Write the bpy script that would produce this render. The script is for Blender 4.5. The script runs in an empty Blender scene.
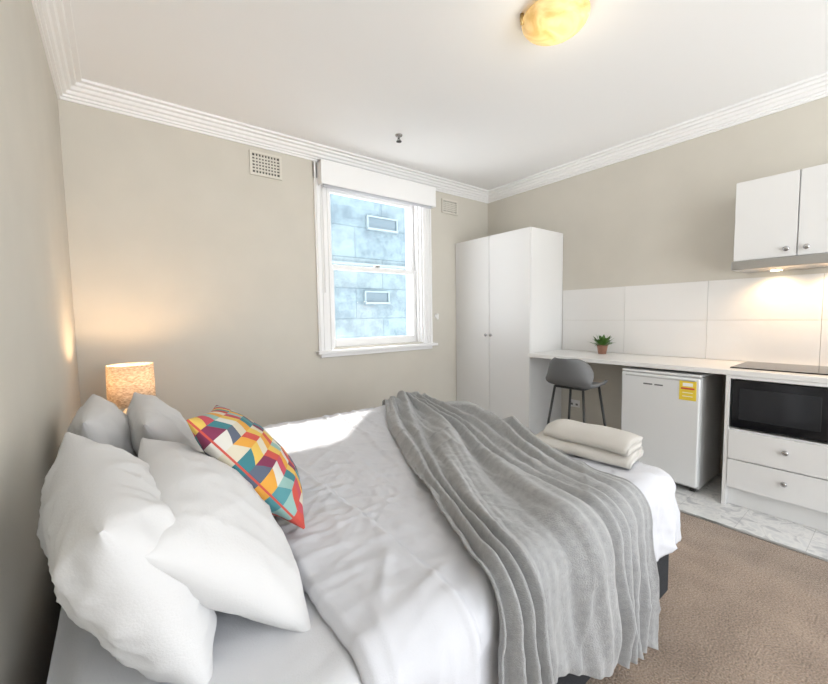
import bpy, bmesh, math, random
from mathutils import Vector, Matrix, noise
random.seed(4)
S=bpy.context.scene
try:
    S.view_settings.view_transform='Standard'
    S.view_settings.exposure=0.25
except Exception: pass
XL,XR,YB,YN,ZC=-0.22,3.72,3.30,-2.6,2.76
HC=1.28
# ---------------------------------------------------------------- materials
def mat(name,col,rough=0.6,metal=0.0,bump=0,bscale=50,var=0,vscale=4,sheen=0,emit=None,estr=0,spec=None,coat=0):
    m=bpy.data.materials.new(name); m.use_nodes=True
    nt=m.node_tree; b=nt.nodes['Principled BSDF']
    b.inputs['Base Color'].default_value=(*col,1); b.inputs['Roughness'].default_value=rough
    b.inputs['Metallic'].default_value=metal
    if spec is not None: b.inputs['Specular IOR Level'].default_value=spec
    if sheen: b.inputs['Sheen Weight'].default_value=sheen
    if coat: b.inputs['Coat Weight'].default_value=coat
    if emit: 
        b.inputs['Emission Color'].default_value=(*emit,1); b.inputs['Emission Strength'].default_value=estr
    tc=nt.nodes.new('ShaderNodeTexCoord')
    if bump:
        n=nt.nodes.new('ShaderNodeTexNoise'); n.inputs['Scale'].default_value=bscale; n.inputs['Detail'].default_value=5
        nt.links.new(tc.outputs['Object'],n.inputs['Vector'])
        bp=nt.nodes.new('ShaderNodeBump'); bp.inputs['Strength'].default_value=bump; bp.inputs['Distance'].default_value=0.01
        nt.links.new(n.outputs['Fac'],bp.inputs['Height']); nt.links.new(bp.outputs['Normal'],b.inputs['Normal'])
    if var:
        n=nt.nodes.new('ShaderNodeTexNoise'); n.inputs['Scale'].default_value=vscale; n.inputs['Detail'].default_value=4
        nt.links.new(tc.outputs['Object'],n.inputs['Vector'])
        r=nt.nodes.new('ShaderNodeValToRGB')
        r.color_ramp.elements[0].position=0.3; r.color_ramp.elements[1].position=0.7
        r.color_ramp.elements[0].color=(*[c*(1-var) for c in col],1)
        r.color_ramp.elements[1].color=(*[min(1,c*(1+var)) for c in col],1)
        nt.links.new(n.outputs['Fac'],r.inputs['Fac']); nt.links.new(r.outputs['Color'],b.inputs['Base Color'])
    return m
M={}
M['wall']=mat('wall_paint',(0.60,0.57,0.505),0.85,bump=0.05,bscale=120,var=0.02)
M['ceil']=mat('ceiling_paint',(0.90,0.905,0.91),0.9)
M['trim']=mat('trim_white',(0.86,0.86,0.86),0.45)
M['lam']=mat('white_laminate',(0.74,0.74,0.735),0.35)
M['counter']=mat('counter_white',(0.77,0.765,0.75),0.3)
M['black']=mat('black_gloss',(0.006,0.006,0.007),0.12)
M['blackm']=mat('black_metal',(0.02,0.02,0.02),0.45)
M['steel']=mat('brushed_steel',(0.5,0.5,0.5),0.32,1.0)
M['chrome']=mat('chrome',(0.45,0.45,0.45),0.25,1.0)
M['dark']=mat('dark_base_fabric',(0.018,0.02,0.024),0.9,bump=0.3,bscale=300)
M['sheet']=mat('white_sheet',(0.66,0.67,0.70),0.85,bump=0.15,bscale=260,sheen=0.05)
M['duvet']=mat('white_cover',(0.61,0.62,0.66),0.8,bump=0.12,bscale=300,sheen=0.05)
M['pillow']=mat('pillow_cotton',(0.64,0.64,0.645),0.85,bump=0.10,bscale=200,sheen=0.05)
M['throw']=mat('grey_plush',(0.34,0.345,0.35),0.95,bump=0.5,bscale=260,var=0.10,vscale=60,sheen=0.4)
M['towel']=mat('towel_terry',(0.71,0.68,0.63),0.95,bump=0.9,bscale=260,sheen=0.3)
M['stool']=mat('stool_grey',(0.14,0.145,0.15),0.6)
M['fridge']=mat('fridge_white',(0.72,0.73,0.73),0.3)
M['fshade']=mat('fridge_shaded_grey',(0.5,0.5,0.5),0.5)  # white fridge body painted grey for the shade on its side
M['yellow']=mat('label_yellow',(0.80,0.60,0.05),0.5)
M['red']=mat('label_red',(0.6,0.07,0.05),0.5)
M['pot']=mat('terracotta_pot',(0.38,0.2,0.14),0.7)
M['leaf']=mat('leaf_green',(0.07,0.17,0.03),0.5,var=0.3,vscale=40)
M['wood']=mat('bedside_wood',(0.33,0.2,0.11),0.5,var=0.15,vscale=15)
M['gapshade']=mat('gap_shade',(0.02,0.02,0.02),0.9)  # near-black, painted as the shade in the wardrobe door gap
M['ventshade']=mat('vent_shade',(0.10,0.095,0.085),0.9)  # dark tone painted as the shade behind the vent bars
M['ventc']=mat('vent_cream',(0.66,0.63,0.56),0.6)
M['ceramic']=mat('lamp_ceramic',(0.6,0.57,0.5),0.3)

def nodes(m): return m.node_tree.nodes, m.node_tree.links
# carpet
m=mat('carpet',(0.3,0.23,0.18),0.98,sheen=0.3); N_,L_=nodes(m); b=N_['Principled BSDF']
tc=N_.new('ShaderNodeTexCoord')
n1=N_.new('ShaderNodeTexNoise'); n1.inputs['Scale'].default_value=150; n1.inputs['Detail'].default_value=3
n2=N_.new('ShaderNodeTexNoise'); n2.inputs['Scale'].default_value=6; n2.inputs['Detail'].default_value=4
mx=N_.new('ShaderNodeMix'); mx.data_type='FLOAT'; mx.inputs[0].default_value=0.25
r=N_.new('ShaderNodeValToRGB'); r.color_ramp.elements[0].position=0.38; r.color_ramp.elements[1].position=0.62
r.color_ramp.elements[0].color=(0.19,0.132,0.092,1); r.color_ramp.elements[1].color=(0.46,0.345,0.26,1)
bp=N_.new('ShaderNodeBump'); bp.inputs['Strength'].default_value=1.0; bp.inputs['Distance'].default_value=0.01
for n in (n1,n2): L_.new(tc.outputs['Object'],n.inputs['Vector'])
L_.new(n1.outputs['Fac'],mx.inputs[2]); L_.new(n2.outputs['Fac'],mx.inputs[3])
L_.new(mx.outputs[0],r.inputs['Fac']); L_.new(r.outputs['Color'],b.inputs['Base Color'])
L_.new(n1.outputs['Fac'],bp.inputs['Height']); L_.new(bp.outputs['Normal'],b.inputs['Normal'])
M['carpet']=m
# marble floor tiles
m=mat('marble_vinyl',(0.7,0.7,0.7),0.3); N_,L_=nodes(m); b=N_['Principled BSDF']
tc=N_.new('ShaderNodeTexCoord')
n1=N_.new('ShaderNodeTexNoise'); n1.inputs['Scale'].default_value=11; n1.inputs['Detail'].default_value=9; n1.inputs['Distortion'].default_value=1.0
r=N_.new('ShaderNodeValToRGB'); e=r.color_ramp.elements
e[0].position=0.36; e[0].color=(0.52,0.52,0.53,1); e[1].position=0.48; e[1].color=(0.80,0.79,0.77,1)
x=e.new(0.60); x.color=(0.68,0.68,0.68,1)
x=e.new(0.66); x.color=(0.82,0.81,0.79,1)
bk=N_.new('ShaderNodeTexBrick'); bk.offset=0; bk.inputs['Scale'].default_value=1
bk.inputs['Brick Width'].default_value=0.3; bk.inputs['Row Height'].default_value=0.3; bk.inputs['Mortar Size'].default_value=0.0015
bk.inputs['Color1'].default_value=(1,1,1,1); bk.inputs['Color2'].default_value=(0.95,0.95,0.95,1); bk.inputs['Mortar'].default_value=(0.7,0.7,0.7,1)
mm=N_.new('ShaderNodeMix'); mm.data_type='RGBA'; mm.blend_type='MULTIPLY'; mm.inputs[0].default_value=1
L_.new(tc.outputs['Object'],n1.inputs['Vector']); L_.new(tc.outputs['Object'],bk.inputs['Vector'])
L_.new(n1.outputs['Fac'],r.inputs['Fac']); L_.new(r.outputs['Color'],mm.inputs[6]); L_.new(bk.outputs['Color'],mm.inputs[7])
L_.new(mm.outputs[2],b.inputs['Base Color']); M['marble']=m
# glass (thin)
m=bpy.data.materials.new('window_glass'); m.use_nodes=True; N_,L_=nodes(m); N_.clear()
o=N_.new('ShaderNodeOutputMaterial'); t=N_.new('ShaderNodeBsdfTransparent'); g=N_.new('ShaderNodeBsdfGlossy'); g.inputs['Roughness'].default_value=0.02
x=N_.new('ShaderNodeMixShader'); x.inputs[0].default_value=0.05
L_.new(t.outputs[0],x.inputs[1]); L_.new(g.outputs[0],x.inputs[2]); L_.new(x.outputs[0],o.inputs[0]); M['glass']=m
# facade
m=mat('facade_blue',(0.5,0.6,0.7),0.8); N_,L_=nodes(m); b=N_['Principled BSDF']
tc=N_.new('ShaderNodeTexCoord'); 
mp=N_.new('ShaderNodeMapping'); mp.inputs['Rotation'].default_value=(math.radians(90),0,0)
bk=N_.new('ShaderNodeTexBrick'); bk.inputs['Scale'].default_value=1; bk.inputs['Brick Width'].default_value=1.3; bk.inputs['Row Height'].default_value=0.62; bk.inputs['Mortar Size'].default_value=0.012
bk.inputs['Color1'].default_value=(0.175,0.235,0.265,1); bk.inputs['Color2'].default_value=(0.145,0.21,0.25,1); bk.inputs['Mortar'].default_value=(0.10,0.15,0.18,1)
n1=N_.new('ShaderNodeTexNoise'); n1.inputs['Scale'].default_value=2.2; n1.inputs['Detail'].default_value=12; n1.inputs['Roughness'].default_value=0.8
r=N_.new('ShaderNodeValToRGB'); e=r.color_ramp.elements; e[0].position=0.40; e[0].color=(0.52,0.54,0.57,1); e[1].position=0.56; e[1].color=(1.08,1.06,1.02,1)
mm=N_.new('ShaderNodeMix'); mm.data_type='RGBA'; mm.blend_type='MULTIPLY'; mm.inputs[0].default_value=0.8
L_.new(tc.outputs['Object'],mp.inputs['Vector']); L_.new(mp.outputs[0],bk.inputs['Vector']); L_.new(tc.outputs['Object'],n1.inputs['Vector'])
L_.new(n1.outputs['Fac'],r.inputs['Fac']); L_.new(bk.outputs['Color'],mm.inputs[6]); L_.new(r.outputs['Color'],mm.inputs[7]); L_.new(mm.outputs[2],b.inputs['Base Color'])
M['facade']=m
# splash tile
m=mat('splash_tile',(0.77,0.76,0.745),0.22)
M['tile']=m
# cushion
m=mat('patchwork_fabric',(0.5,0.5,0.5),0.85,bump=0.2,bscale=300); N_,L_=nodes(m); b=N_['Principled BSDF']
uv=N_.new('ShaderNodeUVMap'); sp=N_.new('ShaderNodeSeparateXYZ'); L_.new(uv.outputs[0],sp.inputs[0])
def mth(op,a,bv):
    n=N_.new('ShaderNodeMath'); n.operation=op
    for i,v in enumerate((a,bv)):
        if v is None: continue
        if isinstance(v,(int,float)): n.inputs[i].default_value=v
        else: L_.new(v,n.inputs[i])
    return n.outputs[0]
u6=mth('MULTIPLY',sp.outputs[1],10.0); fi=mth('FLOOR',u6,None); zig=mth('MULTIPLY',mth('PINGPONG',u6,1.0),0.7)
v8=mth('MULTIPLY',sp.outputs[0],11.0); vv=mth('ADD',v8,zig); fj=mth('FLOOR',vv,None)
idx=mth('MODULO',mth('ADD',mth('ADD',mth('MULTIPLY',fi,5.0),mth('MULTIPLY',fj,7.0)),mth('FLOOR',mth('MULTIPLY',mth('MULTIPLY',fi,fj),.37),None)),12.0)
fr_=mth('DIVIDE',mth('ADD',idx,0.5),12.0)
r=N_.new('ShaderNodeValToRGB'); cr=r.color_ramp; cr.interpolation='CONSTANT'
pal=[(0.55,0.08,0.06),(0.04,0.19,0.22),(0.64,0.60,0.50),(0.68,0.33,0.05),(0.20,0.03,0.08),(0.27,0.44,0.41),(0.60,0.55,0.43),(0.50,0.07,0.10),(0.10,0.12,0.17),(0.68,0.46,0.10),(0.08,0.26,0.29),(0.62,0.60,0.55)]
e=cr.elements; e[0].color=(*pal[0],1); e[1].position=1/12; e[1].color=(*pal[1],1)
for i in range(2,12):
    x=e.new(i/12); x.color=(*pal[i],1)
L_.new(fr_,r.inputs['Fac']); L_.new(r.outputs['Color'],b.inputs['Base Color']); M['patch']=m
# lampshade
m=bpy.data.materials.new('lampshade_woven'); m.use_nodes=True; N_,L_=nodes(m); b=N_['Principled BSDF']; o=N_['Material Output']
b.inputs['Roughness'].default_value=0.9
tl=N_.new('ShaderNodeBsdfTranslucent')
tc=N_.new('ShaderNodeTexCoord'); wv=N_.new('ShaderNodeTexNoise'); wv.inputs['Scale'].default_value=60; wv.inputs['Detail'].default_value=3
mp=N_.new('ShaderNodeMapping'); mp.inputs['Scale'].default_value=(1,1,2.5)
r=N_.new('ShaderNodeValToRGB'); r.color_ramp.elements[0].position=0.35; r.color_ramp.elements[1].position=0.65
r.color_ramp.elements[0].color=(0.52,0.42,0.30,1); r.color_ramp.elements[1].color=(0.86,0.78,0.66,1)
L_.new(tc.outputs['Object'],mp.inputs[0]); L_.new(mp.outputs[0],wv.inputs['Vector']); L_.new(wv.outputs['Fac'],r.inputs['Fac'])
L_.new(r.outputs['Color'],tl.inputs[0]); L_.new(r.outputs['Color'],b.inputs['Base Color'])
x=N_.new('ShaderNodeMixShader'); x.inputs[0].default_value=0.3
L_.new(b.outputs[0],x.inputs[1]); L_.new(tl.outputs[0],x.inputs[2]); L_.new(x.outputs[0],o.inputs[0]); M['shade']=m
# alabaster glowing glass
m=mat('alabaster_glass',(0.9,0.75,0.45),0.25); N_,L_=nodes(m); b=N_['Principled BSDF']
tc=N_.new('ShaderNodeTexCoord'); n1=N_.new('ShaderNodeTexNoise'); n1.inputs['Scale'].default_value=8; n1.inputs['Detail'].default_value=5; n1.inputs['Distortion'].default_value=1.0
r=N_.new('ShaderNodeValToRGB'); r.color_ramp.elements[0].position=0.32; r.color_ramp.elements[1].position=0.70
r.color_ramp.elements[0].color=(0.55,0.33,0.10,1); r.color_ramp.elements[1].color=(0.85,0.66,0.33,1)
L_.new(tc.outputs['Object'],n1.inputs['Vector']); L_.new(n1.outputs['Fac'],r.inputs['Fac'])
L_.new(r.outputs['Color'],b.inputs['Emission Color']); b.inputs['Emission Strength'].default_value=0.5
L_.new(r.outputs['Color'],b.inputs['Base Color']); M['alab']=m
M['bulb']=mat('warm_bulb',(1,0.9,0.7),0.5,emit=(1,0.8,0.5),estr=12)

# ---------------------------------------------------------------- geometry helpers
def link(o,parent=None):
    S.collection.objects.link(o)
    if parent: o.parent=parent
    return o
def empty(name,loc=(0,0,0)):
    o=bpy.data.objects.new(name,None); o.empty_display_size=0.1; S.collection.objects.link(o); return o
def mesh(name,vs,fs,m,parent=None,smooth=False,mats=None,fm=None):
    me=bpy.data.meshes.new(name); me.from_pydata([tuple(v) for v in vs],[],fs)
    for mm in (mats or [m]): me.materials.append(mm)
    if fm:
        for i,p in enumerate(me.polygons): p.material_index=fm[i]
    if smooth:
        for p in me.polygons: p.use_smooth=True
    me.update()
    o=bpy.data.objects.new(name,me); return link(o,parent)
def bx(b):
    x0,x1,y0,y1,z0,z1=b
    v=[(x0,y0,z0),(x1,y0,z0),(x1,y1,z0),(x0,y1,z0),(x0,y0,z1),(x1,y0,z1),(x1,y1,z1),(x0,y1,z1)]
    f=[(0,3,2,1),(4,5,6,7),(0,1,5,4),(1,2,6,5),(2,3,7,6),(3,0,4,7)]
    return v,f
def boxes(name,lst,m,parent=None,bevel=0,seg=2):
    V=[];F=[]
    for b in lst:
        v,f=bx(b); k=len(V); V+=v; F+=[tuple(i+k for i in q) for q in f]
    o=mesh(name,V,F,m,parent)
    if bevel:
        md=o.modifiers.new('bev','BEVEL'); md.width=bevel; md.segments=seg; md.limit_method='ANGLE'
        for p in o.data.polygons: p.use_smooth=True
        md.harden_normals=True
    return o
def lathe(name,prof,c,m,parent=None,seg=48,axis='Z'):
    V=[];F=[]
    for r,z in prof:
        for i in range(seg):
            a=2*math.pi*i/seg
            p=(r*math.cos(a),r*math.sin(a),z)
            if axis=='X': p=(z,r*math.cos(a),r*math.sin(a))
            if axis=='Y': p=(r*math.cos(a),z,r*math.sin(a))
            V.append((p[0]+c[0],p[1]+c[1],p[2]+c[2]))
    for j in range(len(prof)-1):
        for i in range(seg):
            k=(i+1)%seg
            F.append((j*seg+i,j*seg+k,(j+1)*seg+k,(j+1)*seg+i))
    return mesh(name,V,F,m,parent,True)
def tube(name,pts,r,m,parent=None,seg=10,closed=False):
    pts=[Vector(p) for p in pts]; V=[];F=[]; n=len(pts)
    up=Vector((0.13,0.21,1)).normalized()
    for i,p in enumerate(pts):
        a=pts[(i-1)%n] if (closed or i>0) else p
        b=pts[(i+1)%n] if (closed or i<n-1) else p
        t=(b-a).normalized(); s=t.cross(up)
        if s.length<0.05: s=t.cross(Vector((1,0,0)))
        s.normalize(); w=s.cross(t)
        for k in range(seg):
            an=2*math.pi*k/seg; V.append(p+(s*math.cos(an)+w*math.sin(an))*r)
    rng=n if closed else n-1
    for i in range(rng):
        for k in range(seg):
            j=(i+1)%n; l=(k+1)%seg
            F.append((i*seg+k,i*seg+l,j*seg+l,j*seg+k))
    if not closed:
        F.append(tuple(range(seg))[::-1]); F.append(tuple((n-1)*seg+k for k in range(seg)))
    return mesh(name,V,F,m,parent,True)

# ---------------------------------------------------------------- room shell
TX=2.80
boxes('floor',[(XL-.1,TX,YN,YB+.1,-0.1,0.0)],M['carpet'])
boxes('floor_kitchen',[(TX,XR+.1,YN,YB+.1,-0.1,0.0)],M['marble'])
boxes('trim_1',[(TX-.012,TX+.012,YN,2.27,0.0,0.006)],M['steel'],bevel=.002)
boxes('ceiling',[(XL-.1,XR+.1,YN,YB+.1,ZC,ZC+.1)],M['ceil'])
boxes('wall_left',[(XL-.1,XL,YN,YB+.1,0,ZC)],M['wall'])
boxes('wall_right',[(XR,XR+.1,YN,YB+.1,0,ZC)],M['wall'])
WX0,WX1,WZ0,WZ1=1.58,2.66,0.99,2.52
T=.28
boxes('wall_back',[(XL,WX0,YB,YB+T,0,ZC),(WX1,XR,YB,YB+T,0,ZC),(WX0,WX1,YB,YB+T,0,WZ0),(WX0,WX1,YB,YB+T,WZ1,ZC)],M['wall'])
# cornice
prof=[(0,2.655),(.012,2.655),(.012,2.670),(.026,2.670),(.028,2.683),(.042,2.687),(.05,2.703),(.066,2.708),(.074,2.724),(.094,2.728),(.10,2.742),(.125,2.745),(.125,ZC)]
V=[];F=[]
for d,z in prof:
    V+=[(XL+d,YN,z),(XL+d,YB-d,z),(XR-d,YB-d,z),(XR-d,YN,z)]
for j in range(len(prof)-1):
    for i in range(3): F.append((j*4+i,j*4+i+1,(j+1)*4+i+1,(j+1)*4+i))
mesh('trim_2',V,F,M['trim'])
boxes('baseboard_back',[(XL+.02,3.15,YB-.018,YB-.001,0,.14)],M['trim'],bevel=.005)
boxes('baseboard_left',[(XL+.001,XL+.018,YN,YB-.001,0,.14)],M['trim'],bevel=.005)
boxes('baseboard_right',[(XR-.018,XR-.001,1.4,2.26,0,.10)],M['trim'],bevel=.005)

# ---------------------------------------------------------------- window
w=empty('window_1')
def arch(x0,x1,z0,z1):
    return [(x0,x1,YB-.022,YB,z0,z1),(x0+.012,x0+.03,YB-.03,YB-.02,z0,z1),(x1-.03,x1-.012,YB-.03,YB-.02,z0,z1),(x0+.05,x1-.05,YB-.028,YB-.02,z0,z1)]
boxes('architrave_left',arch(1.435,WX0,.97,2.645),M['trim'],w,.003)
boxes('architrave_right',arch(WX1,2.78,.97,2.60),M['trim'],w,.003)
boxes('architrave_head',[(1.435,2.78,YB-.03,YB,2.50,2.64)],M['trim'],w,.003)
boxes('sill',[(1.41,2.82,YB-.07,YB+.12,.945,.975),(1.45,2.77,YB-.03,YB,.91,.945)],M['trim'],w,.006)
boxes('jamb',[(WX0,WX0+.015,YB,YB+T,WZ0-.02,WZ1),(WX1-.015,WX1,YB,YB+T,WZ0-.02,WZ1),(WX0,WX1,YB,YB+T,WZ1-.015,WZ1),(WX0,WX1,YB+.1,YB+T+.05,WZ0-.03,WZ0-.005),
   (WX0+.015,WX0+.035,YB+.04,YB+.06,WZ0,WZ1),(WX1-.035,WX1-.015,YB+.04,YB+.06,WZ0,WZ1)],M['trim'],w,.002)
def sash(nm,y,z0,z1,bot,top):
    x0,x1=WX0+.018,WX1-.018; s=.05
    boxes(nm,[(x0,x0+s,y,y+.04,z0,z1),(x1-s,x1,y,y+.04,z0,z1),(x0+s,x1-s,y,y+.04,z0,z0+bot),(x0+s,x1-s,y,y+.04,z1-top,z1)],M['trim'],w,.004)
    boxes(nm+'_glass',[(x0+s,x1-s,y+.018,y+.022,z0+bot,z1-top)],M['glass'],w)
sash('sash_lower',YB+.075,.99,1.775,.075,.045)
sash('sash_upper',YB+.12,1.735,2.505,.045,.05)
boxes('sash_lock',[(2.09,2.15,YB+.05,YB+.08,1.775,1.795)],M['chrome'],w,.003)
rb=empty('roller_blind')
boxes('pelmet',[(1.465,2.775,YB-.105,YB-.03,2.625,2.650),(1.465,1.485,YB-.105,YB-.03,2.44,2.650),(2.755,2.775,YB-.105,YB-.03,2.44,2.650),(1.465,2.775,YB-.11,YB-.098,2.44,2.645)],M['trim'],rb,.006)
lathe('roll',[(0,0),(.03,0),(.03,1.25),(0,1.25)],(1.49,YB-.065,2.56),M['duvet'],rb,axis='X')
boxes('fabric_hem',[(1.50,2.74,YB-.07,YB-.06,2.425,2.56)],M['duvet'],rb,.002)
tube('pull_cord',[(1.50,YB-.05,2.5),(1.50,YB-.045,1.5)],.003,M['trim'],rb,6)
# vents
def vent(nm,xc,zc,wd,ht):
    e=empty(nm); x0,x1,z0,z1=xc-wd/2,xc+wd/2,zc-ht/2,zc+ht/2; y1=YB-.002;y0=YB-.014
    L=[(x0,x1,y0,y1,z0,z0+.02),(x0,x1,y0,y1,z1-.02,z1),(x0,x0+.02,y0,y1,z0+.02,z1-.02),(x1-.02,x1,y0,y1,z0+.02,z1-.02)]
    n=9
    for i in range(1,n):
        x=x0+.02+(wd-.04)*i/n; L.append((x-.005,x+.005,y0+.003,y1,z0+.02,z1-.02))
    n=6
    for i in range(1,n):
        z=z0+.02+(ht-.04)*i/n; L.append((x0+.02,x1-.02,y0+.002,y1,z-.006,z+.006))
    boxes('grille',L,M['ventc'],e); boxes('shade_sheet',[(x0+.01,x1-.01,YB-.004,YB-.001,z0+.01,z1-.01)],M['ventshade'],e)  # backing sheet carries painted shade, no opening in the wall
vent('wall_vent',1.03,2.525,.255,.19); vent('wall_vent',3.07,2.51,.24,.16)
e=empty('light_switch'); lathe('plate',[(0,-.02),(.02,-.02),(.024,-.012),(.024,0)],(2.85,YB-.002,1.27),M['trim'],e,axis='Y')  # small round light switch on the back wall
boxes('body',[(2.84,2.86,YB-.035,YB-.02,1.235,1.30)],M['trim'],e,.004)

# outside facade
fe=empty('neighbouring_building')
boxes('facade',[(1.0,10,7.0,7.3,-3,5.0)],M['facade'],fe)
M['fwin']=mat('facade_window',(0.085,0.13,0.16),0.3); M['ffr']=mat('facade_frame',(0.20,0.26,0.29),0.6)
for k,(x,z,ww,hh) in enumerate([(4.38,1.68,.55,.20),(4.55,3.22,.7,.22),(5.7,1.67,.6,.3)]):
    boxes('pane_%d'%k,[(x-ww/2,x+ww/2,6.97,7.0,z-hh/2,z+hh/2)],M['fwin'],fe)
    boxes('frame_%d'%k,[(x-ww/2-.03,x+ww/2+.03,6.94,7,z+hh/2,z+hh/2+.03),(x-ww/2-.03,x+ww/2+.03,6.92,7,z-hh/2-.04,z-hh/2),(x-ww/2-.03,x-ww/2,6.94,7,z-hh/2,z+hh/2),(x+ww/2,x+ww/2+.03,6.94,7,z-hh/2,z+hh/2)],M['ffr'],fe)
boxes('ledge',[(1,10,6.93,7,2.32,2.37)],M['ffr'],fe)

# ---------------------------------------------------------------- bed
bed=empty('bed')
TOP=.60; R=.07
XH=-.15
XF,YN0,YF0=1.85,.59,2.44
X1C,Y0C,Y1C=XF-R,YN0+R,YF0-R
def drape(p,q,off,top):
    ex=max(0,p-X1C); ey=0
    if q<Y0C: ey=q-Y0C
    if q>Y1C: ey=q-Y1C
    d=max(ex,abs(ey))
    if d<=0: return Vector((p,q,top+off)),Vector((0,0,1)),0
    l=math.hypot(ex,ey); nx,ny=ex/l,ey/l
    bxp,byp=min(p,X1C),min(max(q,Y0C),Y1C)
    if d<R*math.pi/2:
        th=d/R; h=R*math.sin(th); dr=R*(1-math.cos(th)); n=Vector((nx*math.sin(th),ny*math.sin(th),math.cos(th)))
    else:
        e=d-R*math.pi/2; h=R; dr=R+e; n=Vector((nx,ny,0.0)).normalized()
    return Vector((bxp+nx*h,byp+ny*h,top-dr))+n*off,n,d
def NN(x,y,z=0.): return noise.noise(Vector((x,y,z)))
def ridge(p,q,ang,s1,s2,seed,wd=4):
    c,s=math.cos(ang),math.sin(ang); a=(p*c+q*s)*s1; b=(-p*s+q*c)*s2
    n=abs(NN(a+NN(p*2,q*2,seed)*.5,b,seed)); return max(0,1-wd*n)**1.5*max(0,.5+NN(p*1.3,q*1.3,seed+9)*1.6)
def wr(p,q):
    z=.008*NN(p*1.6,q*1.6,1)+.003*NN(p*5,q*5,2)+.001*NN(p*16,q*16,4)
    z+=.009*ridge(p,q,.5,1.2,6,11)+.008*ridge(p,q,-.6,1.4,7,17)+.007*ridge(p,q,1.35,1.3,8,23)+.005*ridge(p,q,.1,2,13,31)+.004*ridge(p,q,-1.1,2,15,41)
    return z
def wrf(p,q):
    return .003*ridge(p,q,.8,2.5,22,51,3)+.0025*ridge(p,q,-.3,3,24,57,3)+.0025*ridge(p,q,1.5,2.2,26,63,3)
def sstep(a,b,x):
    t=min(1,max(0,(x-a)/(b-a))); return t*t*(3-2*t)
def grid(name,fn,nu,nv,m,parent=None,thick=0):
    V=[];F=[]
    for i in range(nu+1):
        for j in range(nv+1): V.append(fn(i/nu,j/nv))
    for i in range(nu):
        for j in range(nv): a=i*(nv+1)+j; F.append((a,a+1,a+nv+2,a+nv+1))
    o=mesh(name,V,F,m,parent,True)
    bm=bmesh.new(); bm.from_mesh(o.data); bmesh.ops.remove_doubles(bm,verts=bm.verts,dist=1e-5); bmesh.ops.recalc_face_normals(bm,faces=bm.faces); bm.to_mesh(o.data); bm.free()
    for p in o.data.polygons: p.use_smooth=True
    if thick:
        md=o.modifiers.new('sol','SOLIDIFY'); md.thickness=thick; md.offset=0
    return o
boxes('base',[(XH+.005,XF-.004,YN0+.012,YF0-.012,.06,.345)],M['dark'],bed,.02)
boxes('mattress',[(XH+.005,XF-.03,YN0+.04,YF0-.04,.35,TOP-.035)],M['sheet'],bed,.03,3)
for k,(x,y) in enumerate([(0,.72),(1.75,.72),(0,2.3),(1.75,2.3)]):
    lathe('foot_%d'%k,[(0,0),(.025,0),(.03,.07),(0,.07)],(x,y,0),M['blackm'],bed)
HEM=R*math.pi/2+(.30-R)
def f_sheet(u,v):
    p=XH+u*(.52); q=(Y0C-HEM*.75)+v*((Y1C-Y0C)+1.5*HEM)
    P=drape(p,q,.4*wr(p+3,q)+wrf(p+2,q)+.004,TOP-.01)[0]
    P.z-=.03*(1-sstep(0,.06,p-XH)); return P
grid('fitted_sheet',f_sheet,60,200,M['sheet'],bed)
def f_duv(u,v):
    p=.33+u*(X1C+HEM-.33); q=(Y0C-HEM)+v*((Y1C-Y0C)+2*HEM)
    edge=.018*NN(0,q*1.3,5)+.01*NN(0,q*4,6); 
    pe=p+edge*(1-sstep(.33,.6,p))
    off=wr(p,q)+wrf(p,q)+.020*sstep(.33,.35,p)
    fl=.60+.03*NN(0,q*1.5,8)
    off-=.015*sstep(fl,fl+.010,p)
    off+=.004*math.exp(-((p-fl+.012)/.008)**2)
    if p<fl: off+=.003*NN(p*4,q*22,77)
    _,_,d=drape(p,q,0,TOP)
    k=sstep(.03,.25,d)
    per=(p if (q<Y0C or q>Y1C) else q)
    off+=k*(.008*math.sin(per*26+2*NN(per*3,0,2))+.006)
    return drape(pe,q,off,TOP+.006)[0]
grid('top_cover',f_duv,260,270,M['duvet'],bed,.004)

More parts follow.
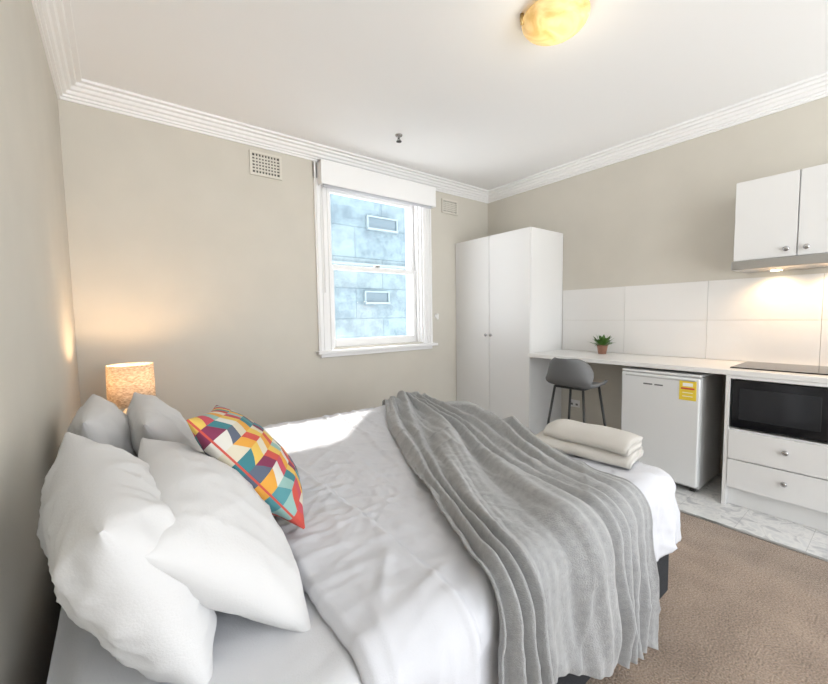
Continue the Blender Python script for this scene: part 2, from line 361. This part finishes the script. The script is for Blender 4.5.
# throw blanket
def cat(P,t):
    n=len(P)-1; x=min(max(t,0),0.99999)*n; i=int(x); f=x-i
    p0,p1,p2,p3=P[max(i-1,0)],P[i],P[i+1],P[min(i+2,n)]
    return tuple(.5*((2*b)+(-a+c)*f+(2*a-5*b+4*c-d)*f*f+(-a+3*b-3*c+d)*f**3) for a,b,c,d in zip(p0,p1,p2,p3))
E0=[(1.66,2.60),(1.54,2.36),(1.28,1.95),(1.08,1.55),(.91,1.18),(.77,.86),(.67,.60),(.66,.36)]
E1=[(2.03,2.60),(2.03,2.36),(1.99,2.0),(1.90,1.5),(1.66,1.12),(1.54,.85),(1.49,.52),(1.48,.07)]
def f_thr(u,v):
    a=cat(E0,v); b=cat(E1,v)
    uu=u+(.03*math.sin(v*5+u*4)+.05*NN(u*2.5,v*1.5,55))*math.sin(math.pi*u)
    p=a[0]*(1-uu)+b[0]*uu; q=a[1]*(1-uu)+b[1]*uu
    q+=.03*math.sin(math.pi*u)*(v-.3)
    q+=.02*NN(u*7,v*2,3)*v; p+=.02*NN(u*3,v*3,8)*sstep(0,.2,v)
    ph=2*math.pi*(8.5*u+1.7*NN(u*2.4,v*1.2,4)+.5*v+.35*NN(u*6,v*2.0,7))
    s=.5+.5*math.sin(ph); s=s**1.3
    am=.038+.050*max(-.5,NN(u*4,v*1.9,12))
    ph2=2*math.pi*(19*u+2.0*NN(u*3,v*1.6,21)-.6*v)
    s2=(.5+.5*math.sin(ph2))
    off=.022+am*s+.009*s2*min(1,max(0,.45+1.3*NN(u*5,v*2.4,30)))+.0015*NN(u*30,v*30,5)
    off+=.012*ridge(u*1.2,v*2,1.2,1.0,4,91,3)
    d=drape(p,q,0,TOP)[2]
    k=sstep(0.05,.4,d)
    off+=.016*k*(s+.25)+.006*k
    off+=max(0,wr(p,q))*(.9)
    edge=min(u,1-u)
    off-= .014*(1-sstep(0,.03,edge))
    return drape(p,q,off,TOP+.016)[0]
grid('throw_blanket',f_thr,380,400,M['throw'],None,.006)

# towels
def towel(name,cx,cy,z0,L,Wd,rot,layers,th,seed,parent):
    path=[]; n=14; r=th/2+.0005
    for k in range(layers):
        zz=r+k*2*r
        xs=[-L/2+L*i/n for i in range(n+1)]
        if k%2==0: xs=xs[::-1]
        for x in xs: path.append((x,zz))
        if k<layers-1:
            sg=-1 if k%2==0 else 1
            for a in range(1,8):
                an=-math.pi/2+math.pi*a/8
                path.append((sg*(L/2)+sg*r*math.cos(an),zz+r+r*math.sin(an)))
    c,s=math.cos(rot),math.sin(rot)
    H=layers*2*r
    def fn(u,v):
        i=u*(len(path)-1); k=min(int(i),len(path)-2); f=i-k
        x=path[k][0]*(1-f)+path[k+1][0]*f; z=path[k][1]*(1-f)+path[k+1][1]*f
        y=(v-.5)*Wd
        y+=.012*NN(x*5,z*40,seed)
        x+=.014*NN(y*6,z*20,seed+3); z+=.014*NN(x*8,y*8,seed+5)*(z/H)
        e=(abs(v-.5)*2)**5; z-=.018*e*(z/H)
        z-=.016*(abs(x)/(L/2))**3*(z/H)
        return (cx+x*c-y*s,cy+x*s+y*c,z0+z+.002)
    return grid(name,fn,len(path)-1,40,M['towel'],parent,th*.93)
tw=empty('folded_towels')
towel('lower_towel',1.735,.935,TOP+.028,.20,.44,math.radians(10),2,.028,1,tw)
towel('upper_towel',1.735,.90,TOP+.082,.13,.38,math.radians(2),2,.034,5,tw)

# pillows
def pillow(name,c,a,b,T,elev,yaw,roll,m,seed,k=.075,par=None,pinch=2.2,wamp=1,pw=.55):
    n=72; me=bpy.data.meshes.new(name); bm=bmesh.new(); uvl=bm.loops.layers.uv.new('UVMap')
    def P(i,j,sd):
        s=2*i/n-1; t=2*j/n-1
        u=math.sin(s*math.pi/2); v=math.sin(t*math.pi/2)
        h=T*((1-abs(u)**pinch)*(1-abs(v)**pinch))**pw
        x=a*u*(1-k*(1-v*v)); y=b*v*(1-k*1.2*(1-u*u))
        w=wamp*(.008*NN(x*4,y*4,seed)
          +.010*ridge(x,y,.75,2.0,9,seed+1,3)+.010*ridge(x,y,-.75,2.0,9,seed+4,3)+.008*ridge(x,y,1.5,2.5,10,seed+6,3)
          +.005*ridge(x,y,.2,4,18,seed+8,3)+.005*ridge(x,y,1.2,4,18,seed+11,3))
        e=min(1,h/(T*.5)); e=e*e*(3-2*e)
        z=sd*(h+w*e+.003*(1-e))
        x+=.003*NN(y*5,z*3,seed+7)*wamp; y+=.004*NN(x*4,z*3,seed+8)*wamp
        y-=.015*wamp*b/.22*(abs(u)**3)*max(0,v)
        return Vector((x,y,z))
    g={}
    for sd in (1,-1):
        for i in range(n+1):
            for j in range(n+1):
                g[(i,j,sd)]=bm.verts.new(P(i,j,sd))
        for i in range(n):
            for j in range(n):
                q=[(i,j),(i+1,j),(i+1,j+1),(i,j+1)]
                if sd<0: q=q[::-1]
                f=bm.faces.new([g[(x,y,sd)] for x,y in q]); f.smooth=True
                for lp,(x,y) in zip(f.loops,q):
                    lp[uvl].uv=(.5+.5*math.sin((2*x/n-1)*math.pi/2),.5+.5*math.sin((2*y/n-1)*math.pi/2))
    seq=[(i,0) for i in range(n)]+[(n,j) for j in range(n)]+[(n-i,n) for i in range(n)]+[(0,n-j) for j in range(n)]
    for k_ in range(len(seq)):
        p,q=seq[k_],seq[(k_+1)%len(seq)]
        f=bm.faces.new([g[(p[0],p[1],1)],g[(p[0],p[1],-1)],g[(q[0],q[1],-1)],g[(q[0],q[1],1)]]); f.smooth=True
    bmesh.ops.recalc_face_normals(bm,faces=bm.faces)
    bm.to_mesh(me); bm.free(); me.materials.append(m)
    o=bpy.data.objects.new(name,me); link(o,par)
    el=math.radians(elev); s_,c_=math.sin(el),math.cos(el)
    R0=Matrix(((0,-s_,c_),(1,0,0),(0,c_,s_)))
    Rm=Matrix.Rotation(math.radians(yaw),3,'Z')@R0@Matrix.Rotation(math.radians(roll),3,'Z')
    o.matrix_world=Matrix.Translation(c)@Rm.to_4x4()
    return o
pillow('pillow',(-.01,1.05,.785),.30,.22,.108,20,7,3,M['pillow'],3)
pillow('pillow',(.165,1.06,.768),.29,.22,.098,44,-8,7,M['pillow'],13)
pillow('pillow',(-.06,1.90,.785),.30,.19,.092,14,0,0,M['pillow'],23)
pillow('pillow',(.135,1.84,.78),.30,.20,.088,28,0,2,M['pillow'],33)
pillow('throw_cushion',(.335,1.33,.815),.235,.225,.080,40,-12,-10,M['patch'],43,k=.07,wamp=.35)

# ---------------------------------------------------------------- bedside
ns=empty('bedside_table')
boxes('body',[(-.19,.25,2.62,3.12,.08,.55)],M['wood'],ns,.004)
boxes('drawer',[(.25,.265,2.64,3.10,.32,.53),(.25,.265,2.64,3.10,.10,.30)],M['wood'],ns,.003)
for k,(x,y) in enumerate([(-.15,2.66),(.2,2.66),(-.15,3.08),(.2,3.08)]): lathe('leg_%d'%k,[(0,0),(.014,0),(.02,.08),(0,.08)],(x,y,0),M['wood'],ns,16)
lp=empty('bedside_lamp'); LX,LY=.045,2.86
lathe('base',[(0,.55),(.06,.55),(.062,.56),(.05,.575),(.035,.6),(.055,.65),(.06,.69),(.045,.74),(.015,.77),(.01,.80),(.01,.86),(0,.86)],(LX,LY,0),M['ceramic'],lp)
sh=lathe('shade',[(.118,.775),(.120,.775),(.116,1.015),(.114,1.015),(.117,.777),(.118,.775)],(LX,LY,0),M['shade'],lp)
lathe('bulb',[(0,.86),(.015,.865),(.03,.90),(.03,.92),(.015,.95),(0,.955)],(LX,LY,0),M['bulb'],lp,24)
def light(name,kind,loc,en,col,parent=None,size=.05,**k):
    l=bpy.data.lights.new(name,kind); l.energy=en; l.color=col
    if kind in('POINT','SPOT'): l.shadow_soft_size=size
    for a,b in k.items(): setattr(l,a,b)
    o=bpy.data.objects.new(name,l); o.location=loc; link(o,parent); return o
light('lamp_light','POINT',(LX,LY,.965),8,(1,.66,.38),lp,.03)

# ---------------------------------------------------------------- wardrobe
wd=empty('wardrobe'); WF=3.155; Y0=2.27
boxes('carcass',[(WF+.02,XR-.003,Y0,YB-.005,0.0,2.11)],M['lam'],wd,.002)
boxes('door_left',[(WF,WF+.018,2.787,YB-.006,.08,2.108)],M['lam'],wd,.003)
boxes('door_right',[(WF,WF+.018,Y0+.001,2.782,.08,2.108)],M['lam'],wd,.003)
boxes('gap_shade_strip',[(WF+.014,WF+.02,2.77,2.80,.08,2.105)],M['gapshade'],wd)  # dark strip painted as shade between the two doors
for k,y in enumerate((2.75,2.82)):
    lathe('knob_%d'%k,[(0,-.028),(.012,-.028),(.016,-.022),(.014,-.014),(.007,-.008),(.007,0)],(WF,y,1.06),M['chrome'],wd,20,'X')

# ---------------------------------------------------------------- counter + kitchen
CF=3.12
boxes('countertop',[(CF,XR-.012,-.62,Y0-.003,.865,.90)],M['counter'],None,.004)
L=[]
ys=[2.265,1.64,1.01,.38,-.25,-.62]
for a,b_ in zip(ys[:-1],ys[1:]):
    for z0,z1 in((.90,1.21),(1.21,1.52)): L.append((XR-.010,XR-.001,b_+.0010,a-.0010,z0+.0010,z1-.0010))
boxes('tile_splashback',L,M['tile'],None,.0008)
uc=empty('overhead_cabinet')
boxes('carcass',[(3.39,XR-.003,.16,.78,1.615,2.14)],M['lam'],uc,.002)
boxes('door_a',[(3.37,3.388,.472,.78,1.617,2.14)],M['lam'],uc,.003)
boxes('door_b',[(3.37,3.388,.16,.467,1.617,2.14)],M['lam'],uc,.003)
for k,y in enumerate((.515,.425)):
    lathe('knob_%d'%k,[(0,-.026),(.012,-.026),(.016,-.02),(.014,-.012),(.007,-.007),(.007,0)],(3.37,y,1.665),M['chrome'],uc,20,'X')
rh=empty('rangehood')
boxes('body',[(3.345,XR-.012,.165,.785,1.555,1.612)],M['steel'],rh,.004)
for k,y in enumerate((.60,.30)):
    lathe('lens_%d'%k,[(0,-.004),(.028,-.004),(.03,0)],(3.62,y,1.555),M['bulb'],rh,20)
    o=light('hood_light_%d'%k,'SPOT',(3.62,y,1.545),8,(1,.60,.28),rh,.02,spot_size=math.radians(150),spot_blend=.8)
ck=empty('cooktop'); boxes('glass',[(3.22,3.66,.13,.74,.9005,.908)],M['black'],ck,.002)
bc=empty('base_cabinet')
boxes('carcass',[(CF+.002,XR-.003,.714,.736,.0,.864),(CF+.002,XR-.003,.14,.16,0,.864),(CF+.02,XR-.003,.16,.714,.50,.518),(CF+.05,XR-.003,.16,.714,0,.12),
    (CF+.02,XR-.003,.16,.714,.12,.5),(CF+.45,XR-.003,.16,.714,.518,.864),(CF+.002,CF+.03,.16,.714,.845,.864)],M['lam'],bc,.0015)
boxes('drawer_top',[(CF-.002,CF+.016,.162,.712,.322,.508)],M['lam'],bc,.003)
boxes('drawer_bottom',[(CF-.002,CF+.016,.162,.712,.13,.316)],M['lam'],bc,.003)
for k,z in enumerate((.43,.24)):
    lathe('knob_%d'%k,[(0,-.028),(.012,-.028),(.016,-.022),(.014,-.014),(.007,-.008),(.007,0)],(CF,.437,z),M['chrome'],bc,20,'X')
boxes('side_unit',[(CF+.02,XR-.003,-.6,.138,.12,.864),(CF+.05,XR-.003,-.6,.138,0,.12)],M['lam'],bc,.002)
boxes('side_door',[(CF,CF+.018,-.6,-.235,.13,.86),(CF,CF+.018,-.23,.136,.13,.86)],M['lam'],bc,.003)
mw=empty('microwave')
boxes('body',[(CF+.03,CF+.40,.165,.705,.535,.835)],M['blackm'],mw,.004)
boxes('door',[(CF+.008,CF+.03,.27,.706,.53,.838)],M['black'],mw,.004)
boxes('control_panel',[(CF+.008,CF+.03,.165,.266,.53,.838)],M['black'],mw,.004)
M['mwin']=mat('microwave_mesh',(0.014,0.015,0.017),0.15)
boxes('door_window',[(CF+.004,CF+.009,.30,.665,.585,.785)],M['mwin'],mw,.001)
boxes('display',[(CF+.005,CF+.009,.18,.25,.77,.81)],M['mwin'],mw)
boxes('feet',[(CF+.05,CF+.07,.2,.22,.518,.535),(CF+.05,CF+.07,.65,.67,.518,.535),(CF+.35,CF+.37,.2,.22,.518,.535),(CF+.35,CF+.37,.65,.67,.518,.535)],M['blackm'],mw)
# fridge
fr=empty('bar_fridge'); f0,f1=.872,1.387
boxes('body',[(3.165,3.62,f0,f1,.03,.825)],M['fshade'],fr,.006)
boxes('top_panel',[(3.12,3.62,f0-.001,f1+.001,.826,.845)],M['fridge'],fr,.006)
boxes('door',[(3.112,3.16,f0,f1,.055,.822)],M['fridge'],fr,.012,4)
boxes('handle_recess_shade',[(3.108,3.115,f0+.03,f1-.03,.795,.806)],M['fshade'],fr,.002)  # raised grey strip, painted as the shade of a handle recess
boxes('energy_label',[(3.108,3.1125,f0+.02,f0+.12,.665,.80)],M['yellow'],fr)
boxes('energy_label_band',[(3.107,3.1085,f0+.03,f0+.11,.74,.752)],M['red'],fr)
boxes('energy_label_text',[(3.107,3.1085,f0+.04,f0+.10,.762,.785),(3.107,3.1085,f0+.04,f0+.10,.69,.694),(3.107,3.1085,f0+.04,f0+.10,.715,.719)],M['trim'],fr)
boxes('badge',[(3.109,3.1125,f1-.22,f1-.16,.742,.752),(3.109,3.1125,f1-.29,f1-.235,.742,.752)],M['stool'],fr)
boxes('feet',[(3.18,3.21,f0+.03,f0+.06,0,.03),(3.18,3.21,f1-.06,f1-.03,0,.03),(3.56,3.59,f0+.03,f0+.06,0,.03),(3.56,3.59,f1-.06,f1-.03,0,.03)],M['blackm'],fr)
# socket
so=empty('power_outlet'); boxes('plate',[(XR-.010,XR-.001,2.06,2.18,.31,.385)],M['trim'],so,.004)
boxes('sockets',[(XR-.0115,XR-.0095,2.08,2.105,.33,.35),(XR-.0115,XR-.0095,2.135,2.16,.33,.35)],M['stool'],so,.001)
# plant
pp=empty('potted_plant'); PX,PY=3.55,1.76
lathe('pot',[(0,.90),(.033,.90),(.046,.975),(.048,.975),(.048,.985),(.041,.985),(.04,.968),(0,.968)],(PX,PY,.0005),M['pot'],pp,28)
V=[];F=[]
for i in range(95):
    an=random.random()*6.283; el=math.radians(random.uniform(15,88)); L0=random.uniform(.05,.14); w0=random.uniform(.010,.017)
    d=Vector((math.cos(an)*math.cos(el),math.sin(an)*math.cos(el),math.sin(el))); s=d.cross(Vector((0,0,1))).normalized()*w0
    b0=Vector((PX+math.cos(an)*.012,PY+math.sin(an)*.012,.968)); k=len(V)
    mid=b0+d*L0*.7; tip=b0+d*L0+Vector((0,0,-.012)); st=b0+d*L0*.35
    V+=[b0-s*.1,b0+s*.1,st-s*.35,st+s*.35,mid-s,mid+s,tip]
    F+=[(k,k+1,k+3,k+2),(k+2,k+3,k+5,k+4),(k+4,k+5,k+6)]
mesh('leaves',V,F,M['leaf'],pp,True)
# stool
st=empty('counter_stool'); SX,SY=2.93,1.655
def seat(u,v):
    prof=[(.17,.695),(.14,.71),(.05,.703),(-.07,.70),(-.14,.715),(-.18,.765),(-.20,.84),(-.21,.90),(-.213,.93)]
    x,z=cat(prof,u); vv=2*v-1
    wdt=[.15,.175,.185,.19,.19,.19,.18,.155,.11]
    i=u*8; k=min(int(i),7); W=wdt[k]*(1-(i-k))+wdt[k+1]*(i-k)
    y=W*math.sin(vv*math.pi/2*.98)
    bk=sstep(.45,.8,u)
    x+=bk*.12*(vv*vv); z+=(1-bk)*.035*vv**4 - bk*.03*vv**4
    return (SX+x,SY+y,z)
s1=grid('seat_shell',seat,40,30,M['stool'],st,.014)
legs=[((SX+.12,SY+.12),(SX+.20,SY+.20)),((SX+.12,SY-.12),(SX+.20,SY-.20)),((SX-.12,SY+.12),(SX-.20,SY+.20)),((SX-.12,SY-.12),(SX-.20,SY-.20))]
for k,(a,b_) in enumerate(legs): tube('leg_%d'%k,[(a[0],a[1],.695),(b_[0],b_[1],0.0)],.010,M['blackm'],st)
q=.12+.08*(1-.25/.695)
tube('footrest',[(SX+q,SY+q,.25),(SX+q,SY-q,.25),(SX-q,SY-q,.25),(SX-q,SY+q,.25)],.008,M['blackm'],st,closed=True)
tube('seat_frame',[(SX+.12,SY+.12,.69),(SX+.12,SY-.12,.69),(SX-.12,SY-.12,.69),(SX-.12,SY+.12,.69)],.009,M['blackm'],st,closed=True)

# ceiling light + sprinkler
cl=empty('ceiling_light'); CX,CY=1.79,1.15
lathe('backplate',[(0,0),(.11,0),(.11,-.02),(0,-.02)],(CX,CY,ZC-.001),M['trim'],cl)
BR=.160
pr=[(BR-.006,-.02),(BR,-.026)]+[(BR*math.cos(t*math.pi/2/14),-.026-.08*math.sin(t*math.pi/2/14)) for t in range(1,15)]
lathe('glass_bowl',pr,(CX,CY,ZC),M['alab'],cl)
M['brass']=mat('brass',(0.62,0.45,0.2),0.3,1.0)
for k in range(3):
    a=math.radians(20+120*k); x,y=CX+(BR+.001)*math.cos(a),CY+(BR+.001)*math.sin(a)
    lathe('clip_%d'%k,[(0,-.05),(.008,-.048),(.010,-.03),(.010,0),(0,0)],(x,y,ZC-.001),M['brass'],cl,16)
light('bulb_light','POINT',(CX,CY,ZC-.30),2.0,(1,.85,.62),cl,.08)
sk=empty('fire_sprinkler')
lathe('rose',[(0,0),(.03,0),(.028,-.008),(.010,-.012),(.008,-.035),(0,-.035)],(1.91,2.65,ZC),M['chrome'],sk,24)
lathe('deflector',[(0,-.05),(.022,-.05),(.022,-.054),(0,-.054)],(1.91,2.65,ZC),M['blackm'],sk,24)
tube('frame',[(1.90,2.65,ZC-.03),(1.895,2.65,ZC-.042),(1.90,2.65,ZC-.052)],.003,M['chrome'],sk)
tube('frame_b',[(1.92,2.65,ZC-.03),(1.925,2.65,ZC-.042),(1.92,2.65,ZC-.052)],.003,M['chrome'],sk)

# ---------------------------------------------------------------- light
W=bpy.data.worlds.new('sky_and_fill'); S.world=W; W.use_nodes=True
N_,L_=W.node_tree.nodes,W.node_tree.links
bg=N_['Background']; bg.inputs[1].default_value=5.2
tc=N_.new('ShaderNodeTexCoord'); sp=N_.new('ShaderNodeSeparateXYZ'); L_.new(tc.outputs['Generated'],sp.inputs[0])
r=N_.new('ShaderNodeValToRGB'); mr=N_.new('ShaderNodeMapRange'); mr.inputs[1].default_value=-.25; mr.inputs[2].default_value=.35
L_.new(sp.outputs[2],mr.inputs[0]); L_.new(mr.outputs[0],r.inputs['Fac'])
r.color_ramp.elements[0].color=(.97,.985,.985,1); r.color_ramp.elements[1].color=(.53,.56,.60,1)  # brighter below the horizon, added as fill light for the ceiling
L_.new(r.outputs['Color'],bg.inputs[0])
sun=light('sun','SUN',(4,6,6),6.5,(1,.96,.9)); sun.data.angle=math.radians(1.2)
sun.rotation_euler=Vector((-1,-1,-1.1)).to_track_quat('-Z','Y').to_euler()

# ---------------------------------------------------------------- camera
cd=bpy.data.cameras.new('camera'); cam=bpy.data.objects.new('camera',cd); S.collection.objects.link(cam); S.camera=cam
cd.sensor_width=36; cd.sensor_fit='HORIZONTAL'; cd.lens=385/828*36; cd.clip_start=.02
yaw=math.radians(37.5); th=math.radians(3.9); rho=.0155
d=Vector((math.sin(yaw),math.cos(yaw),0)); rr=Vector((math.cos(yaw),-math.sin(yaw),0)); up=Vector((0,0,1))
fw=d*math.cos(th)-up*math.sin(th); u_=d*math.sin(th)+up*math.cos(th)
cr_=rr*math.cos(rho)-u_*math.sin(rho); cu=u_*math.cos(rho)+rr*math.sin(rho)
mt=Matrix((cr_,cu,-fw)).transposed().to_4x4(); mt.translation=Vector((0,0,HC)); cam.matrix_world=mt
